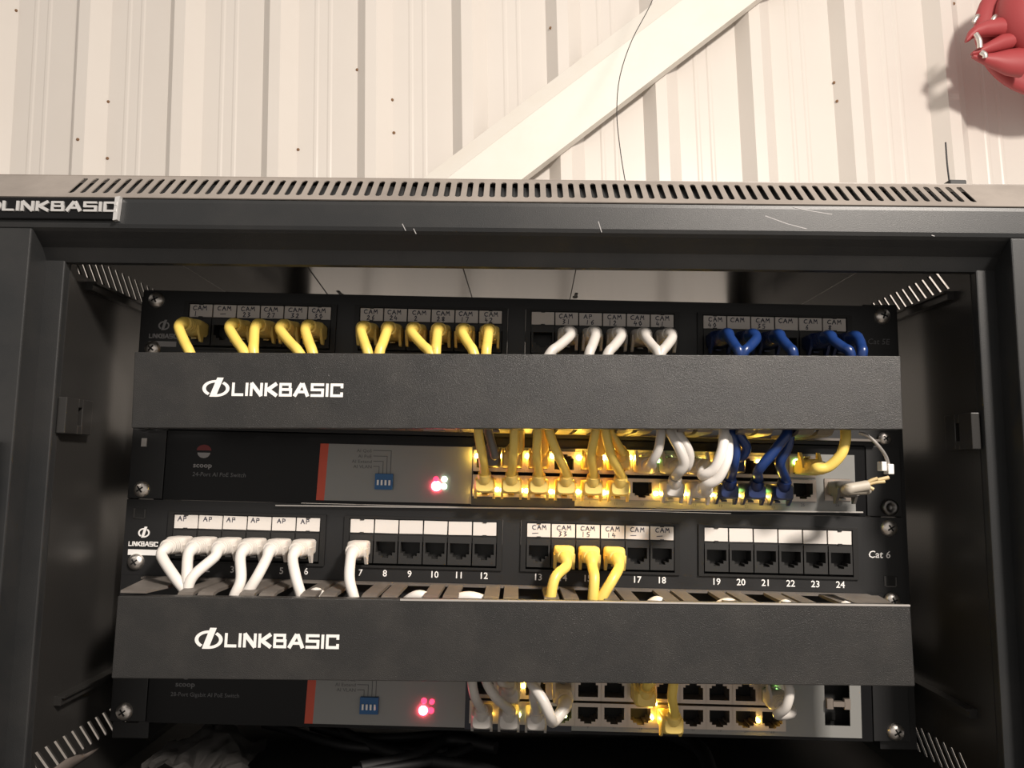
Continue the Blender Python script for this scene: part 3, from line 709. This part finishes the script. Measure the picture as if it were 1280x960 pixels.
# lower switch
Z2 = -222.25
P3 = at(1046, 880, 0)
sw2, st2, g2 = net_switch(Z2, 'lower network switch half hidden under the lower cover with mostly empty ports', 0, None, -15.6, 158.6, (-240.3, -254.9), [(P3.x, P3.z-Z2, 7.6, 12.5)])
p = at(219, 858, 0); text_mb('scoop', p.x, p.z-Z2, 3.0, y=0.05, sx=1.15, bold=0.02).build('maker_name', 'print_faint', sw2)
p = at(213, 870, 0); text_mb('28-Port Gigabit AI PoE Switch', p.x, p.z-Z2, 2.4, y=0.05).build('model_print', 'print_faint', sw2)
scoop_logo(sw2, Z2, 233, 839, 1, ('logo_red', 'print_grey'))
c = dip(st2, Z2, 462, 881)
for i, (tx, py) in enumerate((('AI QoS',843),('AI PoE',850),('AI Extend',856.5),('AI VLAN',863))):
    p = at(445, py+1.5, 0); text_mb(tx, p.x, p.z-Z2, 2.0, y=-0.42, sx=1.1, align='RIGHT').build('setting_print', 'print_dark', st2)
    mb = MB(); q = at(447, py-1, 0); xe = c.x+3.6-2.4*i
    mb.stroke([(q.x, q.z-Z2),(xe, q.z-Z2),(xe, c.z-Z2+5)], 0.35, 0.35, -0.36, -0.44); mb.build('leader_line', 'print_dark', st2)
led(st2, Z2, 529, 888, 'led_red', 2.6, -0.4); led(st2, Z2, 539, 888, 'led_red_dim', 1.7, -0.4); led(st2, Z2, 530, 876, 'led_red_dim', 1.7, -0.4); led(st2, Z2, 540, 877, 'led_red_dim', 1.5, -0.4)
for px, py, mt, s_ in ((614,893,'led_amber',.8),(640.5,893.5,'led_pale',1.2),(648.5,893.5,'led_pale',1.2),(606,892,'led_amber',.8),(676,893,'led_amber',.7),(705,879,'led_green',.9),(707,895,'led_pale',.8),(815,897,'led_amber',.9),(820,880,'led_amber',.6),(948,901,'led_amber',.85),(970,861,'led_green',1.1),(799,860,'led_pale',1.3),(633,859,'led_amber',1.2),(654,858,'led_amber',.9)):
    led(sw2, Z2, px, py, mt, s_, -1.4)
P = at(1046, 880, 0)
k = MB(); k.box(P.x-7.6, P.x+7.6, 10.6, 11.3, P.z-Z2-12.5, P.z-Z2+12.5); sf = k.build('port_opening', 'dark_cavity', sw2)
k = MB(); k.box(P.x-7, P.x-3.4, -3.2, -0.6, P.z-Z2-2.2, P.z-Z2+3.8); k.box(P.x+3.4, P.x+7, -3.2, -0.6, P.z-Z2-2.2, P.z-Z2+3.8); k.box(P.x-3.6, P.x+3.6, -3.2, -0.6, P.z-Z2-0.8, P.z-Z2+2.2); k.build('divider', 'port_metal', sf)
add_screw(sw2, (0,0,Z2), -232.55, Z2-38.1); add_screw(sw2, (0,0,Z2), 232.55, Z2-38.1)

# ------------------------------------------------------------------ patch cables
def rring(hw, hh, y, zc, n=16, pw=0.35):
    out = []
    for k in range(n):
        a = 2*math.pi*(k+0.5)/n; c_, s_ = math.cos(a), math.sin(a)
        out.append((hw*math.copysign(abs(c_)**pw, c_), y, zc+hh*math.copysign(abs(s_)**pw, s_)))
    return out
BOOT = {}
def boot_mesh(mt, flip):
    key = (mt, flip)
    if key in BOOT: return BOOT[key]
    f = -1 if flip else 1
    mb = MB()
    rings = [rring(5.9,4.6,-2.5,0.6*f,pw=.3), rring(6.2,4.9,-12,0.6*f,pw=.3), rring(6.1,4.9,-13.5,0.7*f,pw=.4), rring(5.6,4.7,-15.5,0.7*f,pw=.6)]
    y = -16
    for i in range(4):      # ribbed strain relief
        r = 5.5-0.2*i
        rings += [rring(r,r*.9,y,0.5*f,pw=.9), rring(r,r*.9,y-1.3,0.5*f,pw=.9), rring(r-0.45,(r-.45)*.9,y-1.45,0.5*f,pw=.9), rring(r-0.45,(r-.45)*.9,y-1.95,0.5*f,pw=.9)]; y -= 2.15
    mb.loft(rings)
    for sx in (-1, 1):      # latch guards
        pr = [(-5,1.0),(-17,1.0),(-15.5,-3.5),(-12,-8.2),(-9.5,-8.4),(-9,-3)]
        mb.extrude_x([(yy, zz*f) for yy, zz in pr], *sorted((sx*6.3, sx*4.7)))
    BOOT[key] = mb.mesh('boot', mt); return BOOT[key]
def short_boot_mesh(mt, flip):
    key = ('s', mt, flip)
    if key in BOOT: return BOOT[key]
    f = -1 if flip else 1; mb = MB()
    mb.loft([rring(6.0,4.6,-2.5,0.6,pw=.25), rring(6.1,4.8,-14,0.6,pw=.25), rring(6.0,4.7,-19.5,0.6,pw=.3), rring(5.0,3.8,-21.5,0.8,pw=.5)])
    mb.tube([(0,-14,1.5),(0,-19.5,4.2),(0,-22.5,7.6)], lambda u: 4.7-0.8*u, 12, sub=3)
    for sx in (-1, 1):
        pr = [(-5,0),(-17,0),(-16,-4.5),(-12,-7.6),(-9.5,-7.8),(-9,-3)]
        mb.extrude_x([(yy, zz*f) for yy, zz in pr], *sorted((sx*6.3, sx*4.9)))
    BOOT[key] = mb.mesh('boot', mt); return BOOT[key]
def conn_mesh(mt, flip):
    key = ('c', mt, flip)
    if key in BOOT: return BOOT[key]
    f = -1 if flip else 1; mb = MB(); mb.box(-5.8,5.8,-6,7.5,*sorted((-2.6*f,4.1*f)))
    mb.extrude_x([(yy, zz*f) for yy, zz in ((6,-2.6),(-9,-5.2),(-9,-6.2),(6,-3.6))], -1.7, 1.7)
    BOOT[key] = mb.mesh('connector', mt); return BOOT[key]
PVC = {'yellow': ('yellow_pvc','yellow_boot','yellow_clear'), 'white': ('white_pvc','white_boot','clear_plastic'), 'grey': ('grey_pvc','grey_pvc','clear_plastic'),
       'pale': ('grey_white_pvc','grey_white_pvc','clear_plastic'), 'blue': ('blue_pvc','blue_boot','blue_boot')}
def patch_cable(color, X, Z, pts, label, group, r=2.75, flip=False, tail=None, start_y=-33, zc=1.0, short=False, bend=False, print_=None):
    t = thing('patch_cable', label, 'cable', (X,0,Z), group)
    pv, bt_, cn = PVC[color]
    f = -1 if flip else 1
    put('connector', conn_mesh(cn, flip), t); put('boot', (short_boot_mesh if short else boot_mesh)(bt_, flip), t)
    L = Vector((X,0,Z)); path = [Vector((0,-19,4.0)), Vector((0,-23.5,8.5))] if short else ([Vector((0,-21,0.8)), Vector((0,-30.5 if color == 'blue' else -26,0.5)), Vector((0,-35.5 if color == 'blue' else -30.5,-3.0))] if bend == 2 else [Vector((0,-21,0.4)), Vector((0,-26.5,-0.6)), Vector((0,-30.5,-4.2))] if bend else [Vector((0,-20,zc*f)), Vector((0,start_y,zc*f))])
    for q in pts: path.append((q if isinstance(q, Vector) else at(*q))-L)
    if tail: path += [Vector(q)-L for q in tail]
    mb = MB(); mb.tube(path, (lambda u: r+max(0, 1-u/0.3)*(4.5-r)) if not short else r, 12, sub=6); cd = mb.build('cord', pv, t)
    if print_:      # jacket print running up the cord, on the side that faces the room
        a_, b_ = path[3], path[4]; T = Vector((a_.x-b_.x, 0, a_.z-b_.z)).normalized(); Nn = Vector((-T.z, 0, T.x))
        tm = text_mb(print_, 0, 0, 2.3, y=0); P0 = b_+(a_-b_)*0.12
        w_ = max(v[0] for v in tm.v)
        ext = (a_-b_); tm.v = [tuple(P0+ext*(v[0]/ext.length)+Nn*(v[2]-1.15)+Vector((0,-r-0.35,0))) for v in tm.v]
        tm.build('jacket_print', 'ink', cd)
    return t
ORD = ['first','second','third','fourth','fifth','sixth','seventh','eighth']
def ord_from(i, n):
    return 'leftmost' if i == 0 else ('rightmost' if i == n-1 else ORD[i]+' from left')
# upper patch panel: cables curl down behind the upper cover
ZP5 = ztop5-26.4
G5 = {'yellow': (((0,236,438),(2,304,438),(3,317,438),(4,372,438),(5,390,438)), ((6,459,438),(7,475,438),(8,537,440),(9,545,438),(10,591,438),(11,608,438))),
      'pale': (((13,689,440),(14,737,440),(15,761,440),(16,822,440),(17,827,440)),), 'blue': (((18,924,440),(19,930,440),(20,991,440),(22,1062,440),(23,1078,440)),)}
blk = {0: 'under the leftmost labels', 1: 'under the second label block'}
for col, groups in G5.items():
    for gi, cabs in enumerate(groups):
        for i, (po, px, py) in enumerate(cabs):
            X = port_x(po); name = {'yellow':'yellow','pale':'white','blue':'blue'}[col]
            where = (' '+blk[gi]) if col == 'yellow' else ''
            e = at(px, py, -43 if col == 'blue' else -40); d = at(px, py+30, -42)
            mid2 = Vector((X*0.40+e.x*0.60, -40.5 if col == 'blue' else -36.5, ZP5*0.36+e.z*0.64-1)); d = Vector((e.x*1.4-X*0.4, 0, 0))
            patch_cable(col, X, ZP5, [mid2, e], '%s cable curling down behind the upper cover, %s%s' % (name, ord_from(i, len(cabs)), where),
                        'cables plugged into the top patch panel', r=3.0, bend=2, print_='ED TO T' if po == 9 else None, tail=[(d.x, -40, e.z-9), (d.x, -34, e.z-15)])
# lower patch panel
ZP6 = ztop6-26.6
L6 = [('white',0,[(206,702,-36),(219,722,-38),(236,746,-40)]),('white',1,[(237,702,-36),(234,722,-38),(235,748,-40)]),('white',2,[(264,699,-38),(240,722,-39),(233,748,-40)]),
      ('white',3,[(311,702,-36),(301,725,-38),(292,748,-40)]),('white',4,[(337,702,-38),(322,720,-39),(306,748,-40)]),('white',5,[(367,702,-36),(370,722,-38),(377,748,-40)]),('white',6,[(432,704,-36),(437,725,-38),(443,750,-40)])]
for i, (col, po, pts) in enumerate(L6):
    X = port_x(po); e = at(*pts[-1])
    lab = 'lone white patch cable plugged in below the block of blank labels' if i == 6 else 'white patch cable under the AP labels, %s of the six' % ord_from(i, 6)
    patch_cable(col, X, ZP6, pts[1:], lab, 'white cables in the lower patch panel', r=3.05, bend=True, tail=[(e.x, -38, e.z-8), (e.x+3, -30, e.z-14)])
for i, (po, pts) in enumerate(((13,[(699,706,-36),(694,722,-38),(688,750,-40)]),(14,[(737,704,-36),(743,722,-38),(741,750,-40)]),(15,[(772,706,-36),(766,724,-38),(750,752,-40)]))):
    e = at(*pts[-1])
    patch_cable('yellow', port_x(po), ZP6, pts[1:], ('left','middle','right')[i]+' one of the three yellow patch cables between the two wide covers', 'yellow cables in the lower patch panel', r=3.0, bend=True,
                tail=[(e.x, -38, e.z-8), (e.x-3, -30, e.z-14)])
# upper switch
def s1x(c): return -17.7+(161.0+17.7)*c/11
ZT, ZB = -104.2, -119.6
def up_cable(col, c, row, pts, label, group='cables in the upper switch', X=None, Z=None, r=2.7, short=False):
    X = s1x(c) if X is None else X; Z = (ZT if row == 0 else ZB) if Z is None else Z
    e = at(*pts[-1]); return patch_cable(col, X, Z, pts, label, group, r=r, flip=(row == 0), start_y=-31, short=short, tail=[(e.x, -40, e.z+7), (e.x, -34, e.z+12)])
for i, (c, pts) in enumerate(((0,[(603,570,-36),(598,541,-40)]),(1,[(642,570,-36),(643,541,-40)]),(2,[(671,568,-36),(672,541,-40)]),
                              (3,[(698,570,-36),(687,541,-40)]),(4,[(739,570,-36),(744,541,-40)]),(5,[(765,572,-36),(757,541,-40)]))):
    up_cable('yellow', c, 1, pts, 'yellow cable in the bottom port row of the upper switch, %s of six' % ord_from(i, 6), 'yellow cables in the upper switch', short=True)
up_cable('grey', 0, 0, [(619,570,-32),(611,541,-35)], 'dark grey cable beside the leftmost yellow cable of the upper switch', r=2.6, short=True, X=s1x(0)+3)
for i, (c, pts) in enumerate(((1,[(649,562,-30),(650,541,-34)]),(2,[(680,562,-30),(678,541,-34)]),(4,[(751,564,-30),(752,541,-34)]),(5,[(777,564,-30),(764,541,-34)]))):
    up_cable('yellow', c, 0, pts, 'half hidden yellow cable, top row of the upper switch, %s of four' % ord_from(i, 4), 'yellow cables in the upper switch', short=True)
up_cable('pale', 6, 0, [(815,578,-40),(823,562,-44),(826,541,-44)], 'off-white cable above the empty port of the upper switch', 'white cables in the upper switch')
up_cable('pale', 7, 1, [(847,592,-42),(855,580,-47),(850,562,-48),(839,541,-44)], 'white cable hanging down over the eighth port column, leftmost bright white one', 'white cables in the upper switch', r=3, short=True)
up_cable('pale', 7, 0, [(857,585,-42),(862,572,-46),(858,558,-47),(847,541,-45)], 'white cable bulging right behind the leftmost bright white one', 'white cables in the upper switch', r=2.8)
up_cable('white', 8, 0, [(878,594,-44),(893,586,-49),(903,562,-50),(905,541,-46)], 'upper of the two white cables curling left beside the blue ones', 'white cables in the upper switch', r=3)
up_cable('white', 8, 1, [(882,607,-44),(897,598,-49),(909,572,-50),(909,541,-42)], 'lower of the two white cables curling left beside the blue ones', 'white cables in the upper switch', r=3)
up_cable('blue', 9, 1, [(917,582,-40),(919,564,-43),(914,541,-43)], 'blue cable right beside the curled white cables, leftmost of the blue ones', 'blue cables in the upper switch', r=2.9, short=True)
up_cable('blue', 9, 0, [(925,572,-34),(933,560,-40),(922,541,-42)], 'blue cable bulging right, second from the left of the blue ones', 'blue cables in the upper switch', r=2.9, short=True, X=s1x(9)+4)
up_cable('blue', 10, 1, [(948,588,-40),(966,566,-43),(984,541,-43)], 'bright blue cable running diagonally up right, its upper end under the cover', 'blue cables in the upper switch', r=2.9, short=True)
up_cable('blue', 11, 1, [(975,580,-36),(984,560,-38),(988,541,-38)], 'dark blue cable in the last bottom port of the upper switch, rightmost blue one', 'blue cables in the upper switch', r=2.9, short=True)
P = at(1003, 583, 0)
up_cable('yellow', 0, 0, [(1020,586,-40),(1035,584,-42),(1050,570,-44),(1056,555,-44),(1057,541,-42)], 'worn yellow cable curving right out of the green lit port of the upper switch', X=P.x, Z=P.z, r=2.9)
ge = MB(); q = at(997,581,-36); ge.lathe_y([(0.1,-2),(3.0,-1.6),(3.4,0),(3.4,3)], n=8)
o = led(sw1, Z1, 996, 578, 'led_green', 2.2, -2)
# stripped grey plug
t = thing('cut_cable_end', 'cut off grey cable end with bare cores in the rightmost switch port', 'cable', (P2.x,0,P2.z))
put('connector', conn_mesh('clear_plastic', False), t); put('boot', boot_mesh('grey_pvc', False), t)
mb = MB(); mb.tube([Vector((0,-28,1)),Vector((2,-36,1)),at(1058,612,-42)-Vector((P2.x,0,P2.z)),at(1084,607,-40)-Vector((P2.x,0,P2.z))], 3.1, 10); mb.build('sheath', 'sheath_tan', t)
for (ex, ey, r_) in ((1111,597,1.15),(1097,598,1.1),(1106,602,1.0),(1092,612,1.1)):
    mb = MB(); L = Vector((P2.x,0,P2.z)); mb.tube([at(1078,608,-40)-L, at((1078+ex)/2,(607+ey)/2-1,-41)-L, at(ex,ey,-42)-L], r_, 8); mb.build('core', 'tan_core', t)
t = thing('clip_lead', 'thin grey lead with a white clip at its end, hanging below the upper cover', 'wire', at(1108,585,-30))
L = at(1108,585,-30); mb = MB()
mb.tube([at(1074,541,-36)-L, at(1085,545,-38)-L, at(1097,556,-38)-L, at(1107,570,-34)-L, at(1111,583,-30)-L], 1.0, 8)
mb.build('lead', 'edge_steel', t)
for px0, px1, py0, py1 in ((1099,1106,577,589),(1107,1115,580,593)):
    a = at(px0,py0,-30)-L; b = at(px1,py1,-30)-L; mb = MB(); mb.box(a.x,b.x,-3,3,b.z,a.z); mb.build('clip', 'white_clip', t, bevel=0.5)
# lower switch
def s2x(c): return -15.6+(158.6+15.6)*c/11
def low_cable(col, c, row, pts, label, X=None, r=2.7, short=True):
    X = s2x(c) if X is None else X; Z = -240.3 if row == 0 else -254.9; e = at(*pts[-1])
    patch_cable(col, X, Z, pts, label, 'cables in the lower switch', r=r, flip=(row == 0), start_y=-31, short=short, tail=[(e.x, -38, e.z+6), (e.x, -30, e.z+10)])
low_cable('pale', 0, 1, [(594,872,-36),(590,852,-40)], 'off-white cable in the lower switch, leftmost of the bottom row')
low_cable('pale', 1, 1, [(620,872,-36),(608,852,-40)], 'off-white cable in the lower switch, second in the bottom row')
low_cable('pale', 1, 0, [(626,852,-34),(622,840,-36)], 'off-white cable in the top row of the lower switch, mostly hidden by the cover')
low_cable('pale', 2, 1, [(667,872,-36),(670,852,-40)], 'off-white cable in the lower switch, third in the bottom row')
low_cable('pale', 3, 0, [(692,902,-40),(688,896,-50),(679,876,-52),(664,852,-46)], 'off-white cable curling out at the green lit port of the lower switch', r=3, short=False)
low_cable('yellow', 6, 0, [(810,856,-34),(820,844,-38)], 'yellow cable in the top row of the lower switch, its plug seen from below')
low_cable('yellow', 7, 1, [(840,872,-36),(842,852,-40)], 'yellow cable in the bottom row of the lower switch')
low_cable('pale', 11, 0, [(972,893,-42),(982,884,-48),(987,866,-48),(984,852,-46)], 'off-white cable with a lit green plug at the right end of the lower switch', r=2.7, short=False)

# white cables lying inside the lower duct
for i, (a, b) in enumerate((((385,742),(408,744)),((505,746),(545,746)),((560,744),(615,748)),((805,752),(835,754)),((885,752),(925,755)),((965,755),(985,755)),((1040,757),(1058,757)))):
    A = at_z(*a, -183); B = at_z(*b, -183); mb = MB()
    mb.tube([(A.x-5,-28,-195),(A.x+1,-33,-186),((A.x+B.x)/2,-36,-181.6),(B.x-1,-33,-186),(B.x+5,-28,-195)], 3.0, 10)
    tag(mb.build('duct_cable', 'white_pvc'), 'white cable loop showing between the duct fingers, %s' % ord_from(i, 7), 'cable', 'white cables in the lower duct')

# ------------------------------------------------------------------ floor of the cabinet
for i, (pts, r) in enumerate((([(330,905),(360,912),(420,930),(470,936),(560,940)],3.0),([(390,908),(440,920),(500,922),(590,914)],3.0),([(415,908),(460,930),(520,948),(600,960),(640,975)],3.8),
                              ([(560,918),(600,925),(560,945),(500,958),(440,965)],3.0),([(760,908),(810,912),(850,922),(878,940),(890,975)],5.0),([(620,935),(560,925),(520,945),(450,960)],4))):
    mb = MB(); q = [at_z(px, py, -296+i*0.8) for px, py in pts]
    mb.tube([(p_.x, min(p_.y, 200), p_.z) for p_ in q], r, 10)
    tag(mb.build('power_cable', 'black_cord'), 'black power cable on the cabinet floor, %s' % ('thin one nearest the plastic bag','level one just under the lower switch','crossing one below the orange striped sticker','looping one at the bottom edge','thick one curving down under the right ports','one bending below the red status lights')[i], 'cable', 'black cables on the cabinet floor')
def crumple():
    mb = MB(); nx, ny = 16, 12; vs = []
    pc = at_z(262, 940, -292)
    for j in range(ny):
        for i in range(nx):
            u = i/(nx-1)-.5; v = j/(ny-1)-.5
            hh = 14*math.exp(-9*(u*u+v*v))*1.3+random.uniform(-2.5,2.5)+6*math.sin(9*u+4*v)*0.4
            vs.append((pc.x+u*60+random.uniform(-2,2), pc.y+v*55+random.uniform(-2,2), -297+max(0.5,hh+3)))
    fs = [(j*nx+i, j*nx+i+1, (j+1)*nx+i+1, (j+1)*nx+i) for j in range(ny-1) for i in range(nx-1)]
    mb.add(vs, fs); o = mb.build('plastic_bag', 'bag_film'); tag(o, 'crumpled grey plastic bag on the cabinet floor below the lower switch', 'bag')
    s = o.modifiers.new('solid', 'SOLIDIFY'); s.thickness = 0.0004
crumple()
mb = MB(); edge = [((-20,972),(-10,1010)),((4,958),(25,1000)),((24,947),(48,985)),((37,942),(62,968)),((70,940.5),(79,956)),((95,937),(94,947)),((110,934.5),(109,937))]
vs = []
for i, (a, b) in enumerate(edge):
    Y = -52+i*11
    p0 = at(a[0],a[1],Y); p1 = at(b[0],b[1],Y-12)
    p0.x = max(p0.x,-249); p1.x = max(p1.x,-249)
    vs += [p0, (p0+p1)/2+Vector((0,-1,2)), p1]
fs = [(3*i+j, 3*i+j+1, 3*i+j+4, 3*i+j+3) for i in range(len(edge)-1) for j in range(2)]
mb.add(vs, fs, True); o = mb.build('bent_sheet', 'grey_sheet'); s = o.modifiers.new('solid','SOLIDIFY'); s.thickness = 0.0008
tag(o, 'bent greyish brown sheet at the lower left corner inside the cabinet', 'sheet')
# small black tab behind the cabinet's top edge, with a thin dark line above it
p = at(1193, 231, -46); zt = 53.2+p.x*CA+0.3; t = thing('black_tab', 'small black tab with a thin dark line behind the top right of the cabinet', 'tab', p)
mb = MB(); mb.box(-5,5,-4,4,min(zt-p.z, 0.5),1.8); mb.build('tab', 'black_cord', t, bevel=0.8)
mb = MB(); q = [at(1182,178,-40)-p, at(1184,205,-42)-p, at(1187,230,-46)-p]; q.append(q[-1]+Vector((0,0,-1))); mb.tube(q, 0.5, 6); mb.build('cord', 'black_cord', t)  # black tube draws the thin dark line rising from the tab
